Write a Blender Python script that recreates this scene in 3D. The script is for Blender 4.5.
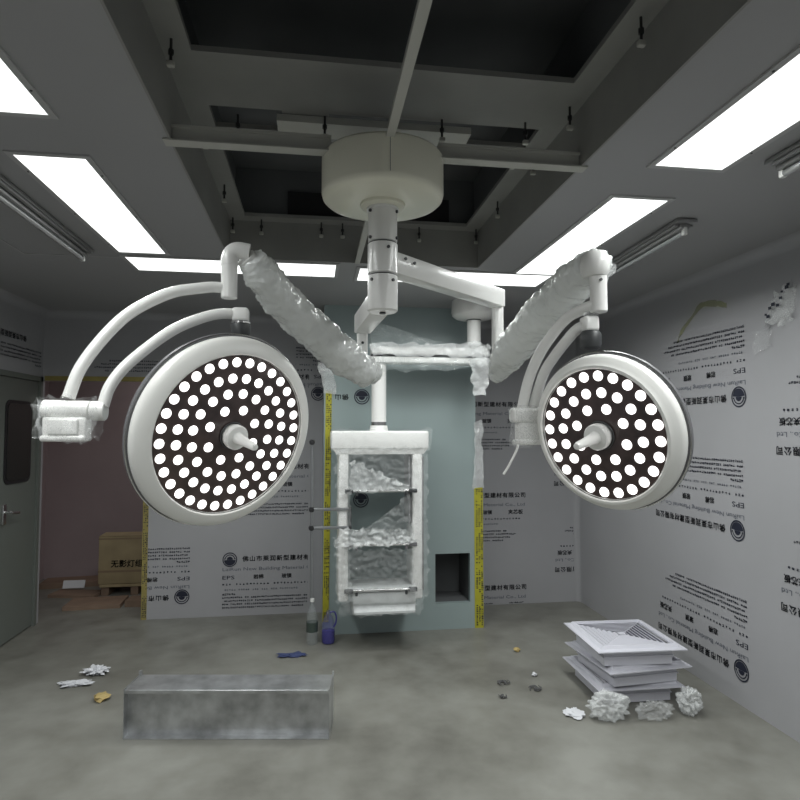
import bpy, bmesh, math, random
from mathutils import Vector, Matrix, noise
random.seed(7)
S = bpy.context.scene
for o in list(bpy.data.objects): bpy.data.objects.remove(o)
COL = S.collection
PI = math.pi

# ---------------------------------------------------------------- camera
cd = bpy.data.cameras.new('camera'); cam = bpy.data.objects.new('camera', cd); COL.objects.link(cam)
cd.sensor_width = 36; cd.lens = 27; cd.clip_start = .05
fwd = Vector((.1418, .9887, .0495)).normalized(); right = Vector((.9899, -.1419, 0)).normalized(); up = right.cross(fwd)
cam.matrix_world = Matrix(((right.x, up.x, -fwd.x, 0), (right.y, up.y, -fwd.y, 0), (right.z, up.z, -fwd.z, 1.6), (0, 0, 0, 1)))
S.camera = cam
# ---------------------------------------------------------------- world, light levels, exposure
w = bpy.data.worlds.new('world'); S.world = w; w.use_nodes = True
w.node_tree.nodes['Background'].inputs[0].default_value = (.5, .52, .55, 1)
w.node_tree.nodes['Background'].inputs[1].default_value = .02
S.view_settings.view_transform = 'Standard'; S.view_settings.look = 'None'
S.view_settings.gamma = 1; S.view_settings.use_curve_mapping = False
S.view_settings.exposure = 0.35
PANEL_POWER = 1.3      # diffuser glow
AREA_WATTS = 12.5       # light thrown by one 1.2 m panel
SPREAD = 160
LED_POWER = 1.5

# ---------------------------------------------------------------- materials
def mat(name, col, rough=.5, metal=0, bump=0, scale=20, var=0, emis=None, ep=0, coat=0, detail=4, spec=.5, alpha=1, trans=0):
    m = bpy.data.materials.new(name); m.use_nodes = True; nt = m.node_tree; p = nt.nodes['Principled BSDF']
    p.inputs['Base Color'].default_value = (*col, 1); p.inputs['Roughness'].default_value = rough
    p.inputs['Metallic'].default_value = metal; p.inputs['Coat Weight'].default_value = coat
    p.inputs['Specular IOR Level'].default_value = spec; p.inputs['Alpha'].default_value = alpha
    p.inputs['Transmission Weight'].default_value = trans
    if emis: p.inputs['Emission Color'].default_value = (*emis, 1); p.inputs['Emission Strength'].default_value = ep
    if bump or var:
        tc = nt.nodes.new('ShaderNodeTexCoord'); n = nt.nodes.new('ShaderNodeTexNoise')
        n.inputs['Scale'].default_value = scale; n.inputs['Detail'].default_value = detail
        nt.links.new(tc.outputs['Object'], n.inputs['Vector'])
        if bump:
            b = nt.nodes.new('ShaderNodeBump'); b.inputs['Strength'].default_value = bump; b.inputs['Distance'].default_value = .01
            nt.links.new(n.outputs['Fac'], b.inputs['Height']); nt.links.new(b.outputs['Normal'], p.inputs['Normal'])
        if var:
            r = nt.nodes.new('ShaderNodeValToRGB')
            r.color_ramp.elements[0].position = .3; r.color_ramp.elements[1].position = .7
            r.color_ramp.elements[0].color = (*[c * (1 - var) for c in col], 1)
            r.color_ramp.elements[1].color = (*[min(1, c * (1 + var)) for c in col], 1)
            nt.links.new(n.outputs['Fac'], r.inputs['Fac']); nt.links.new(r.outputs['Color'], p.inputs['Base Color'])
    return m

M = {}
M['wall'] = mat('wall_film_grey', (.37, .37, .385), .38, var=.05, scale=1.3, bump=.04)
M['pillar'] = mat('pillar_film_teal', (.30, .365, .365), .32, var=.06, scale=1.1, bump=.03)
M['ceil'] = mat('ceiling_panel', (.33, .33, .335), .5, var=.03, scale=1.0)
M['door'] = mat('door_paint', (.15, .165, .15), .45)
M['door_glass'] = mat('dark_glass', (.02, .022, .02), .08)
M['black'] = mat('black_plastic', (.02, .02, .022), .4)
M['collar'] = mat('dark_collar', (.045, .048, .05), .45)
M['white'] = mat('white_enamel', (.84, .84, .82), .28, coat=.3)
M['cream'] = mat('cream_cover', (.80, .79, .66), .3, coat=.3)
M['rim'] = mat('lamp_rim', (.84, .84, .81), .35)
M['backshell'] = mat('lamp_back_shell', (.16, .16, .17), .3)
M['face'] = mat('lamp_face', (.055, .036, .034), .12, coat=.6, var=.4, scale=14)
M['led'] = mat('led_lens', (.9, .9, .9), .3, emis=(1, .97, .95), ep=LED_POWER)
M['led_dim'] = mat('led_reflection', (.35, .27, .25), .2)
M['panel_light'] = mat('light_diffuser', (.9, .9, .9), .5, emis=(.97, 1, .98), ep=PANEL_POWER)
M['frame'] = mat('light_frame', (.42, .42, .42), .5)
M['batten'] = mat('batten_housing', (.34, .34, .34), .3, metal=.6)
M['alu'] = mat('aluminium', (.62, .62, .62), .25, metal=1)
M['chrome'] = mat('chrome', (.8, .8, .8), .15, metal=1)
M['zinc'] = mat('galvanised_sheet', (.50, .51, .52), .38, metal=.85, var=.3, scale=9, bump=.05)
M['plenum'] = mat('plenum_sheet', (.25, .25, .235), .5, var=.12, scale=3)
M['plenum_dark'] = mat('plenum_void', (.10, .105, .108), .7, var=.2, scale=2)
M['beam'] = mat('beam_paint', (.46, .46, .42), .45)
M['yellow'] = mat('yellow_tape', (.43, .40, .03), .5, var=.12, scale=12)
M['oldyellow'] = mat('faded_yellow_tape', (.30, .25, .08), .6, var=.15, scale=12)
M['ink'] = mat('navy_ink', (.014, .017, .034), .6)
M['inkfaint'] = mat('faint_ink', (.12, .13, .16), .6)
M['pink'] = mat('pink_wall', (.42, .34, .35), .7, var=.06, scale=2)
M['carton'] = mat('carton_board', (.40, .32, .19), .8, var=.12, scale=6)
M['cartonflat'] = mat('flat_carton', (.26, .18, .13), .85, var=.15, scale=5)
M['tape'] = mat('packing_tape', (.30, .22, .14), .4)
M['paper'] = mat('white_paper', (.66, .67, .70), .7)
M['grille'] = mat('grille_enamel', (.62, .62, .68), .35)
M['grilledark'] = mat('grille_slot', (.10, .10, .13), .6)
M['blue'] = mat('blue_liquid', (.06, .05, .30), .25, alpha=.85)
M['bluerag'] = mat('blue_scrap', (.04, .055, .14), .7)
M['bluefilm'] = mat('blue_clear', (.15, .15, .4), .15, alpha=.3)
M['clear'] = mat('clear_bottle', (.5, .55, .55), .08, alpha=.2, coat=.5)
M['water'] = mat('bottle_label', (.05, .07, .06), .5)
M['lint'] = mat('grey_dirt', (.10, .10, .10), .9)
M['stick'] = mat('tan_scrap', (.45, .34, .14), .8)
M['white_board'] = mat('shelf_board', (.60, .62, .62), .3, coat=.2)
M['grey_board'] = mat('grey_back_board', (.27, .29, .30), .35)
M['glue'] = mat('yellow_residue', (.34, .36, .08), .6, alpha=.38)

def floor_material():
    m = mat('concrete_floor', (.3, .3, .28), .45); nt = m.node_tree; p = nt.nodes['Principled BSDF']
    tc = nt.nodes.new('ShaderNodeTexCoord')
    def nz(s, d, dist=0):
        n = nt.nodes.new('ShaderNodeTexNoise'); n.inputs['Scale'].default_value = s; n.inputs['Detail'].default_value = d
        n.inputs['Distortion'].default_value = dist
        nt.links.new(tc.outputs['Object'], n.inputs['Vector']); return n
    a = nz(1.1, 6, .6); b = nz(6, 8); r = nt.nodes.new('ShaderNodeValToRGB'); e = r.color_ramp.elements
    e[0].position = .30; e[0].color = (.11, .105, .09, 1); e[1].position = .68; e[1].color = (.27, .27, .245, 1)
    x = r.color_ramp.elements.new(.5); x.color = (.20, .198, .175, 1)
    mx = nt.nodes.new('ShaderNodeMath'); mx.operation = 'MULTIPLY_ADD'; mx.inputs[1].default_value = .35; 
    nt.links.new(b.outputs['Fac'], mx.inputs[0]); 
    m2 = nt.nodes.new('ShaderNodeMath'); m2.operation = 'MULTIPLY'; m2.inputs[1].default_value = .66
    nt.links.new(a.outputs['Fac'], m2.inputs[0]); nt.links.new(m2.outputs[0], mx.inputs[2])
    nt.links.new(mx.outputs[0], r.inputs['Fac']); nt.links.new(r.outputs['Color'], p.inputs['Base Color'])
    rr = nt.nodes.new('ShaderNodeMapRange'); rr.inputs['To Min'].default_value = .25; rr.inputs['To Max'].default_value = .6
    nt.links.new(a.outputs['Fac'], rr.inputs['Value']); nt.links.new(rr.outputs[0], p.inputs['Roughness'])
    bp = nt.nodes.new('ShaderNodeBump'); bp.inputs['Strength'].default_value = .12; bp.inputs['Distance'].default_value = .01
    nt.links.new(b.outputs['Fac'], bp.inputs['Height']); nt.links.new(bp.outputs['Normal'], p.inputs['Normal'])
    return m
M['floor'] = floor_material()

def film_material(name, lo, hi, col=(.86, .88, .88), scale=16, rough=.18):
    """thin crumpled plastic film: partly clear, white on its creases"""
    m = bpy.data.materials.new(name); m.use_nodes = True; nt = m.node_tree; nt.nodes.clear()
    out = nt.nodes.new('ShaderNodeOutputMaterial'); p = nt.nodes.new('ShaderNodeBsdfPrincipled'); t = nt.nodes.new('ShaderNodeBsdfTransparent')
    mix = nt.nodes.new('ShaderNodeMixShader'); tc = nt.nodes.new('ShaderNodeTexCoord')
    p.inputs['Base Color'].default_value = (*col, 1); p.inputs['Roughness'].default_value = rough; p.inputs['Coat Weight'].default_value = .6
    n = nt.nodes.new('ShaderNodeTexNoise'); n.inputs['Scale'].default_value = scale; n.inputs['Detail'].default_value = 6; n.inputs['Distortion'].default_value = 1.5
    v = nt.nodes.new('ShaderNodeTexVoronoi'); v.feature = 'DISTANCE_TO_EDGE'; v.inputs['Scale'].default_value = scale * 1.6
    nt.links.new(tc.outputs['Object'], n.inputs['Vector'])
    mv = nt.nodes.new('ShaderNodeVectorMath'); mv.operation = 'ADD'
    nt.links.new(tc.outputs['Object'], mv.inputs[0]); nt.links.new(n.outputs['Color'], mv.inputs[1]); nt.links.new(mv.outputs[0], v.inputs['Vector'])
    rr = nt.nodes.new('ShaderNodeMapRange'); rr.inputs['From Min'].default_value = 0; rr.inputs['From Max'].default_value = .12
    rr.inputs['To Min'].default_value = hi; rr.inputs['To Max'].default_value = lo
    nt.links.new(v.outputs['Distance'], rr.inputs['Value'])
    nt.links.new(rr.outputs[0], mix.inputs['Fac']); nt.links.new(t.outputs[0], mix.inputs[1]); nt.links.new(p.outputs[0], mix.inputs[2])
    b = nt.nodes.new('ShaderNodeBump'); b.inputs['Strength'].default_value = .35; b.inputs['Distance'].default_value = .01
    nt.links.new(v.outputs['Distance'], b.inputs['Height']); nt.links.new(b.outputs['Normal'], p.inputs['Normal'])
    nt.links.new(mix.outputs[0], out.inputs['Surface']); return m
def wrap_material():
    m = mat('white_plastic_wrap', (.93, .95, .94), .2, bump=.9, scale=24, coat=.8, detail=3); nt = m.node_tree; p = nt.nodes['Principled BSDF']
    t = nt.nodes.new('ShaderNodeBsdfTranslucent'); t.inputs[0].default_value = (.9, .92, .9, 1); mx = nt.nodes.new('ShaderNodeMixShader'); mx.inputs[0].default_value = .25
    nt.links.new(p.outputs[0], mx.inputs[1]); nt.links.new(t.outputs[0], mx.inputs[2]); nt.links.new(mx.outputs[0], nt.nodes['Material Output'].inputs['Surface']); return m
M['wrap'] = wrap_material()
M['film'] = film_material('clear_plastic_film', .05, .42, scale=17)
M['filmwhite'] = film_material('milky_plastic_film', .30, .85, scale=18)
M['sheer'] = film_material('sheer_plastic_film', .12, .26, (.62, .68, .68), scale=4)

# ---------------------------------------------------------------- mesh helpers
class MB:
    def __init__(s): s.v = []; s.f = []; s.mi = []; s.cur = 0
    def add(s, vs, fs):
        n = len(s.v); s.v += [Vector(q) for q in vs]; s.f += [tuple(i + n for i in q) for q in fs]; s.mi += [s.cur] * len(fs)
    def box(s, a, b, m=None):
        x0, y0, z0 = [min(p, q) for p, q in zip(a, b)]; x1, y1, z1 = [max(p, q) for p, q in zip(a, b)]
        vs = [Vector(q) for q in ((x0, y0, z0), (x1, y0, z0), (x1, y1, z0), (x0, y1, z0), (x0, y0, z1), (x1, y0, z1), (x1, y1, z1), (x0, y1, z1))]
        if m is not None: vs = [m @ q for q in vs]
        s.add(vs, [(3, 2, 1, 0), (4, 5, 6, 7), (0, 1, 5, 4), (1, 2, 6, 5), (2, 3, 7, 6), (3, 0, 4, 7)]); return s
    def bbox(s, a, b, r=.01, seg=3, m=None):
        """box with rounded edges"""
        bm = bmesh.new(); bmesh.ops.create_cube(bm, size=1)
        a = Vector(a); b = Vector(b); c = (a + b) / 2; d = Vector([abs(q) for q in (b - a)])
        for v in bm.verts: v.co = Vector((v.co.x * d.x, v.co.y * d.y, v.co.z * d.z)) + c
        bmesh.ops.bevel(bm, geom=bm.edges[:] + bm.verts[:], offset=min(r, min(d) * .49), segments=seg, affect='EDGES', profile=.5)
        bm.verts.ensure_lookup_table(); vs = [v.co.copy() if m is None else m @ v.co for v in bm.verts]
        s.add(vs, [tuple(v.index for v in f.verts) for f in bm.faces]); bm.free(); return s
    def lathe(s, prof, m=None, n=48, caps=True):
        m = m or Matrix(); k = len(prof); vs = []
        for i in range(n):
            a = 2 * PI * i / n
            for r, z in prof: vs.append(m @ Vector((r * math.cos(a), r * math.sin(a), z)))
        fs = [(i * k + j, ((i + 1) % n) * k + j, ((i + 1) % n) * k + j + 1, i * k + j + 1) for i in range(n) for j in range(k - 1)]
        if caps:
            if prof[0][0] > 1e-6: fs.append(tuple(i * k for i in range(n))[::-1])
            if prof[-1][0] > 1e-6: fs.append(tuple(i * k + k - 1 for i in range(n)))
        s.add(vs, fs); return s
    def cyl(s, p0, p1, r, r1=None, n=24, bev=0):
        p0 = Vector(p0); p1 = Vector(p1); d = p1 - p0; L = d.length
        m = Matrix.Translation(p0) @ d.to_track_quat('Z', 'Y').to_matrix().to_4x4(); r1 = r if r1 is None else r1
        pr = [(r - bev, 0), (r, bev), (r1, L - bev), (r1 - bev, L)] if bev else [(r, 0), (r1, L)]
        return s.lathe(pr, m, n)
    def tube(s, pts, r, n=14, caps=True):
        pts = [Vector(p) for p in pts]; rs = r if isinstance(r, (list, tuple)) else [r] * len(pts)
        t = (pts[1] - pts[0]).normalized(); u = t.orthogonal().normalized(); vs = []
        for i, p in enumerate(pts):
            t2 = (pts[min(i + 1, len(pts) - 1)] - pts[max(i - 1, 0)]).normalized()
            u = (u - t2 * u.dot(t2)).normalized(); w_ = t2.cross(u)
            for k in range(n):
                a = 2 * PI * k / n; vs.append(p + (u * math.cos(a) + w_ * math.sin(a)) * rs[i])
        fs = [(i * n + k, i * n + (k + 1) % n, (i + 1) * n + (k + 1) % n, (i + 1) * n + k) for i in range(len(pts) - 1) for k in range(n)]
        if caps: fs += [tuple(range(n))[::-1], tuple((len(pts) - 1) * n + k for k in range(n))]
        s.add(vs, fs); return s
    def beam(s, p0, p1, wd, ht, bev=.006):
        """rectangular bar, wd across and ht upright"""
        p0 = Vector(p0); p1 = Vector(p1); d = (p1 - p0); L = d.length; x = d.normalized(); y = Vector((0, 0, 1)).cross(x)
        y = y.normalized() if y.length > 1e-4 else Vector((0, 1, 0)); z = x.cross(y)
        m = Matrix(((x.x, y.x, z.x, p0.x), (x.y, y.y, z.y, p0.y), (x.z, y.z, z.z, p0.z), (0, 0, 0, 1)))
        return s.bbox((0, -wd / 2, -ht / 2), (L, wd / 2, ht / 2), bev, 2, m)
    def build(s, name, m, parent=None, smooth=.6, origin=None):
        me = bpy.data.meshes.new(name); o = bpy.data.objects.new(name, me); COL.objects.link(o)
        if parent is not None:
            o.parent = parent; off = wloc(parent)
            if origin is not None: o.location = Vector(origin) - off; off = Vector(origin)
        elif origin is not None: off = Vector(origin); o.location = off
        else:
            xs = [q.x for q in s.v]; ys = [q.y for q in s.v]; zs = [q.z for q in s.v]
            off = Vector(((min(xs) + max(xs)) / 2, (min(ys) + max(ys)) / 2, min(zs))); o.location = off
        me.from_pydata([q - off for q in s.v], [], s.f)
        for x in (m if isinstance(m, (list, tuple)) else [m]): me.materials.append(M[x])
        me.polygons.foreach_set('material_index', s.mi)
        bm = bmesh.new(); bm.from_mesh(me); bmesh.ops.recalc_face_normals(bm, faces=bm.faces[:]); bm.to_mesh(me); bm.free()
        if smooth:
            me.polygons.foreach_set('use_smooth', [True] * len(me.polygons)); me.set_sharp_from_angle(angle=smooth)
        me.update(); return o
def wloc(o):
    p = Vector((0, 0, 0))
    while o: p = p + o.location; o = o.parent
    return p
def thing(name, loc, label, cat, group=None):
    o = bpy.data.objects.new(name, None); COL.objects.link(o); o.location = loc; o.empty_display_size = .1
    return tag(o, label, cat, group)
def tag(o, label=None, cat=None, group=None, kind=None):
    if label: o['label'] = label
    if cat: o['category'] = cat
    if group: o['group'] = group
    if kind: o['kind'] = kind
    return o
def struct(name, mb, m, **k): return tag(mb.build(name, m, **k), kind='structure')
def copy_tree(o, parent=None):
    c = o.copy(); COL.objects.link(c)
    if parent: c.parent = parent
    for ch in o.children: copy_tree(ch, c)
    return c
def spline(pts, k=8):
    P = [Vector(p) for p in pts]; P = [P[0] * 2 - P[1]] + P + [P[-1] * 2 - P[-2]]; out = []
    for i in range(1, len(P) - 2):
        for j in range(k):
            t = j / k; a, b, c, d = P[i - 1:i + 3]
            out.append(.5 * ((2 * b) + (c - a) * t + (2 * a - 5 * b + 4 * c - d) * t * t + (3 * b - a - 3 * c + d) * t ** 3))
    out.append(P[-2]); return out
def fr(n_, c):  # frame with local z along n_, origin c, local y upward
    n_ = Vector(n_).normalized(); u = Vector((0, 0, 1)).cross(n_).normalized(); v = n_.cross(u); c = Vector(c)
    return Matrix(((u.x, v.x, n_.x, c.x), (u.y, v.y, n_.y, c.y), (u.z, v.z, n_.z, c.z), (0, 0, 0, 1)))

# ---------------------------------------------------------------- room
X0, X1, YB, YF, ZC = -2.26, 2.47, 5.40, -1.3, 2.60
struct('floor', MB().box((X0 - .6, YF - .1, -.08), (X1 + .1, 7.1, 0)), 'floor', smooth=0)
OX0, OX1, OY0, OY1 = -.50, 1.0, .85, 3.55            # the open plenum bay in the ceiling
c_ = MB()
for a, b in (((X0, YF), (OX0, YB)), ((OX1, YF), (X1, YB)), ((OX0, YF), (OX1, OY0)), ((OX0, OY1), (OX1, YB))):
    c_.box((a[0], a[1], ZC), (b[0], b[1], ZC + .05))
struct('ceiling', c_, 'ceil', smooth=0)
wr = struct('wall_right', MB().box((X1, YF, 0), (X1 + .06, YB + .05, ZC)), 'wall', smooth=0)
DY0, DY1, DZ = 4.25, 5.39, 2.04
wl = MB().box((X0 - .06, YF, 0), (X0, DY0, ZC)).box((X0 - .06, DY0, DZ), (X0, YB + .05, ZC)).box((X0 - .06, DY1, 0), (X0, YB + .05, DZ))
wl = struct('wall_left', wl, 'wall', smooth=0)
PX = -1.40
wb = MB().box((PX, YB, 0), (X1, YB + .05, ZC)).box((X0, YB, 2.012), (PX, YB + .05, ZC))
wb = struct('wall_back', wb, 'wall', smooth=0)
struct('wall_front', MB().box((X0, YF - .06, 0), (X1, YF, ZC)), 'wall', smooth=0)
# corridor behind the opening
cw = MB().box((X0 - .6, 7.0, 0), (0, 7.06, 2.5)).box((0, YB + .05, 0), (.05, 7.06, 2.5)).box((X0 - .65, YB + .05, 0), (X0 - .6, 7.06, 2.5))
struct('wall_corridor', cw, 'pink', smooth=0)
struct('ceiling_corridor', MB().box((X0 - .65, YB + .05, 2.5), (.05, 7.06, 2.55)), 'ceil', smooth=0)
cl_ = bpy.data.lights.new('corridor_fill_light', 'AREA'); cl_.shape = 'RECTANGLE'; cl_.size = 1.2; cl_.size_y = .3; cl_.energy = 3.4; cl_.color = (1, .95, .92)  # unseen area light added to brighten the corridor, no fixture modelled
co_ = bpy.data.objects.new('corridor_fill_light', cl_); COL.objects.link(co_); co_.location = (-1.3, 6.2, 2.48)
# coves along the seams
def cove(name, p0, p1, a, b, r=.06):
    p0 = Vector(p0); p1 = Vector(p1); a = Vector(a); b = Vector(b); vs = []
    for p in (p0, p1):
        c = p + a * r + b * r
        for i in range(9):
            t = PI / 2 * i / 8; vs.append(c - a * r * math.cos(t) - b * r * math.sin(t))
    m = MB(); m.add(vs, [(i, i + 1, i + 10, i + 9) for i in range(8)]); return struct(name, m, 'wall')
cove('trim_1', (X0, YB, ZC), (X1, YB, ZC), (0, -1, 0), (0, 0, -1))
cove('trim_2', (X1, YF, ZC), (X1, YB, ZC), (-1, 0, 0), (0, 0, -1))
cove('trim_3', (X0, YF, ZC), (X0, YB, ZC), (1, 0, 0), (0, 0, -1))
cove('trim_4', (X1, YB, 0), (X1, YB, ZC), (-1, 0, 0), (0, -1, 0), .045)
# boxed-out duct pillar with a square return-air opening
BX0, BX1, BY = .078, 1.315, 4.80; VX0, VX1, VZ0, VZ1 = .975, 1.262, .205, .60
pl = MB()
pl.box((BX0, BY, 0), (VX0, BY + .05, ZC)).box((VX1, BY, 0), (BX1, BY + .05, ZC)).box((VX0, BY, 0), (VX1, BY + .05, VZ0)).box((VX0, BY, VZ1), (VX1, BY + .05, ZC))
pl.box((BX0, BY + .05, 0), (BX0 + .05, YB, ZC)).box((BX1 - .05, BY + .05, 0), (BX1, YB, ZC))
wc = struct('wall_center', pl, 'pillar', smooth=0)
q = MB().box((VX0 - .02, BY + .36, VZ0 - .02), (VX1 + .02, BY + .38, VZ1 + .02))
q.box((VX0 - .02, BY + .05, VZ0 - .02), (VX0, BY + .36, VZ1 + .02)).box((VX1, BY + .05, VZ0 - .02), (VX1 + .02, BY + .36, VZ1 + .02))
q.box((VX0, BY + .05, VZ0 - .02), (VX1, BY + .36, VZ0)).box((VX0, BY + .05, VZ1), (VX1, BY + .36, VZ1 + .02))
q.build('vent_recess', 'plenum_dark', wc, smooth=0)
# joints between the wall boards
j = MB()
for x in (-.04,): j.box((x, YB - .004, 0), (x + .05, YB, 2.5))
struct('trim_5', j, 'wall', smooth=0)
j = MB()
for y in (1.9, .8): j.box((X1 - .003, y, 0), (X1, y + .006, 2.54))
struct('trim_6', j, 'wall', smooth=0)
j = MB().box((-1.63, 3.62, ZC - .004), (-1.12, 3.63, ZC)).box((-1.64, 2.2, ZC - .004), (-1.63, 3.63, ZC))
struct('trim_7', j, 'frame', smooth=0)

# door on the left wall
d = MB().bbox((X0 - .05, DY0 + .04, .01), (X0 - .008, DY1 - .04, DZ - .04), .004, 1)
door = struct('door_1', d, 'door')
fr_ = MB().box((X0 - .06, DY0, 0), (X0 + .012, DY0 + .04, DZ)).box((X0 - .06, DY1 - .04, 0), (X0 + .012, DY1, DZ)).box((X0 - .06, DY0, DZ - .04), (X0 + .012, DY1, DZ))
fr_.build('door_frame', 'door', door)
def rrect(y0, y1, z0, z1, x, th, r, m=None):
    mb = MB(); pts = []
    for cy, cz, a0 in ((y1 - r, z1 - r, 0), (y0 + r, z1 - r, 90), (y0 + r, z0 + r, 180), (y1 - r, z0 + r, 270)):
        for k in range(7):
            a = math.radians(a0 + 15 * k); pts.append((cy + r * math.cos(a), cz + r * math.sin(a)))
    n = len(pts); mb.add([(x, *p) for p in pts] + [(x + th, *p) for p in pts], [tuple(range(n))[::-1], tuple(range(n, 2 * n))] + [(i, (i + 1) % n, n + (i + 1) % n, n + i) for i in range(n)])
    return mb
rrect(4.82, 5.235, 1.19, 1.825, X0 - .012, .012, .06).build('door_window_gasket', 'black', door)
rrect(4.845, 5.21, 1.215, 1.80, X0 + .0005, .003, .045).build('door_window', 'door_glass', door)
h = MB().bbox((X0 - .01, 4.80, .90), (X0 + .012, 4.85, 1.05), .005); h.tube([(X0, 4.825, .99), (X0 + .05, 4.825, .99), (X0 + .055, 4.84, .985), (X0 + .055, 4.94, .975)], .011)
h.build('door_handle', 'alu', door)

# ---------------------------------------------------------------- printed film lettering
TXT = {}
def text_geo(body, size, x, y, bold=.0, width=None):
    cu = bpy.data.curves.new('lettering', 'FONT'); cu.body = body; cu.size = size; cu.offset = bold; cu.align_y = 'CENTER'; cu.resolution_u = 2
    cu.space_character = 1.16 if len(body) == 13 else 1
    ob = bpy.data.objects.new('lettering', cu); COL.objects.link(ob)
    dg = bpy.context.evaluated_depsgraph_get(); me = bpy.data.meshes.new_from_object(ob.evaluated_get(dg))
    vs = [v.co.copy() for v in me.vertices]; fs = [tuple(p.vertices) for p in me.polygons]
    bpy.data.objects.remove(ob); bpy.data.meshes.remove(me); bpy.data.curves.remove(cu)
    x0 = min(v.x for v in vs); x1 = max(v.x for v in vs); k = (width / (x1 - x0)) if width else 1
    out = [Vector(((v.x - x0) * k + x, v.y + y, 0)) for v in vs]
    if any(ord(ch) > 255 for ch in body):          # heavier strokes for the Chinese characters
        n = len(out); d_ = size * .035; a_ = list(out); b_ = list(fs)
        for i, (dx, dy) in enumerate(((d_, 0), (0, d_), (d_, d_))):
            a_ += [v + Vector((dx, dy, .0001 * (i + 1))) for v in out]; b_ += [tuple(q + n * (i + 1) for q in f) for f in fs]
        return a_, b_
    return out, fs
def arc_band(r0, r1, a0, a1, n=24):
    vs = []; 
    for i in range(n + 1):
        a = a0 + (a1 - a0) * i / n; vs += [Vector((r0 * math.cos(a), r0 * math.sin(a), 0)), Vector((r1 * math.cos(a), r1 * math.sin(a), 0))]
    return vs, [(2 * i, 2 * i + 1, 2 * i + 3, 2 * i + 2) for i in range(n)]
def print_block(seed=1):
    """printed maker's block: emblem, company name, rows of small print; flat, local x right, y up"""
    rng = random.Random(seed); mb = MB()
    mb.cur = 0
    R = .062
    mb.add(*arc_band(R * .86, R, 0, 2 * PI, 40)); mb.add(*arc_band(R * .60, R * .72, .15, PI - .15)); mb.add(*arc_band(R * .02, R * .42, 0, PI))
    mb.add(*arc_band(0.001, R * .80, PI + .08, 2 * PI - .08))
    mb.add([(R * -.78, .002, 0), (R * -.6, .002, 0), (R * -.6, .012, 0), (R * -.76, .012, 0)], [(0, 1, 2, 3)]); mb.add([(R * .78, .002, 0), (R * .6, .002, 0), (R * .6, .012, 0), (R * .76, .012, 0)], [(0, 1, 2, 3)])
    mb.add(*text_geo('佛山市莱润新型建材有限公司', .050, .105, 0, 0, .74))
    mb.add(*text_geo('EPS', .046, -.06, -.1625, 0, .10)); mb.add(*text_geo('岩棉', .044, .20, -.1625, 0)); mb.add(*text_geo('玻镁', .044, .44, -.1625, 0)); mb.add(*text_geo('夹芯板', .048, .68, -.1625, 0))
    mb.cur = 1
    mb.add(*text_geo('LaiRun New Building Material Co., Ltd', .042, -.06, -.0875, .0, .90))
    def row(y, x0, x1, hgt, dens, sp):
        x = x0
        while x < x1:
            if rng.random() < dens:
                wch = hgt * rng.uniform(.6, .95)
                for k in range(3):
                    yy = y + hgt * (rng.random() - .5) * .8; t = hgt * .11
                    mb.add([(x, yy - t, 0), (x + wch, yy - t, 0), (x + wch, yy + t, 0), (x, yy + t, 0)], [(0, 1, 2, 3)])
                xx = x + wch * rng.uniform(.2, .7); t = hgt * .1
                mb.add([(xx - t, y - hgt * .45, 0), (xx + t, y - hgt * .45, 0), (xx + t, y + hgt * .45, 0), (xx - t, y + hgt * .45, 0)], [(0, 1, 2, 3)])
            x += hgt * sp
    mb.cur = 0; row(-.222, -.06, .82, .017, .9, 1.7)
    mb.cur = 1; row(-.272, -.06, .58, .015, .8, 1.3)
    mb.cur = 0; row(-.310, -.06, .05, .018, 1, 1.05)
    for y, e in ((-.340, .66), (-.370, .74), (-.400, .70), (-.430, .62)): row(y, -.06, e, .016, .93, 1.08)
    return mb
PB = print_block()
for v in PB.v:
    if v.y < -.07: v.y *= .95
def place_print(parent, wall, pos, flip=False, xr=None, zr=None):
    """wall: 'back' (faces -Y), 'right' (faces -X), 'left' (faces +X); xr/zr clip in block coordinates"""
    key = (xr, zr)
    bm = bmesh.new(); tmp = bpy.data.meshes.new('t'); tmp.from_pydata([tuple(v) for v in PB.v], [], PB.f); tmp.polygons.foreach_set('material_index', PB.mi); bm.from_mesh(tmp); bpy.data.meshes.remove(tmp)
    for lim, ax in ((xr, 0), (zr, 1)):
        if lim:
            for s_, l in ((-1, lim[0]), (1, lim[1])):
                no = Vector((0, 0, 0)); no[ax] = s_; co = Vector((0, 0, 0)); co[ax] = l
                bmesh.ops.bisect_plane(bm, geom=bm.verts[:] + bm.edges[:] + bm.faces[:], plane_co=co, plane_no=no, clear_outer=True)
    bm.verts.ensure_lookup_table()
    ax = {'back': Vector((1, 0, 0)), 'right': Vector((0, -1, 0)), 'left': Vector((0, 1, 0))}[wall]; nn = {'back': Vector((0, -1, 0)), 'right': Vector((-1, 0, 0)), 'left': Vector((1, 0, 0))}[wall]
    sg = -1 if flip else 1; up_ = Vector((0, 0, 1)); base = Vector(pos) + nn * .0025
    mb = MB(); bm.verts.index_update()
    mb.v = [base + ax * v.co.x * sg + up_ * v.co.y * sg for v in bm.verts]; mb.f = [tuple(v.index for v in f.verts) for f in bm.faces]; mb.mi = [f.material_index for f in bm.faces]; bm.free()
    return mb.build('printed_lettering', ['ink', 'inkfaint'], parent, smooth=0)
for z in (.479, 1.273, 2.067): place_print(wb, 'back', (-.71, YB, z), xr=(-.2, .665))
place_print(wb, 'back', (-1.103, YB, .179), True, xr=(-.2, .285)); place_print(wb, 'back', (-1.103, YB, .98), True, xr=(-.2, .285))
place_print(wb, 'back', (-1.103, YB, 1.78), True, xr=(-.2, .80), zr=(-.6, -.29))
place_print(wb, 'back', (.035, YB - .004, 1.921), True, xr=(-.05, .2))
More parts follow.
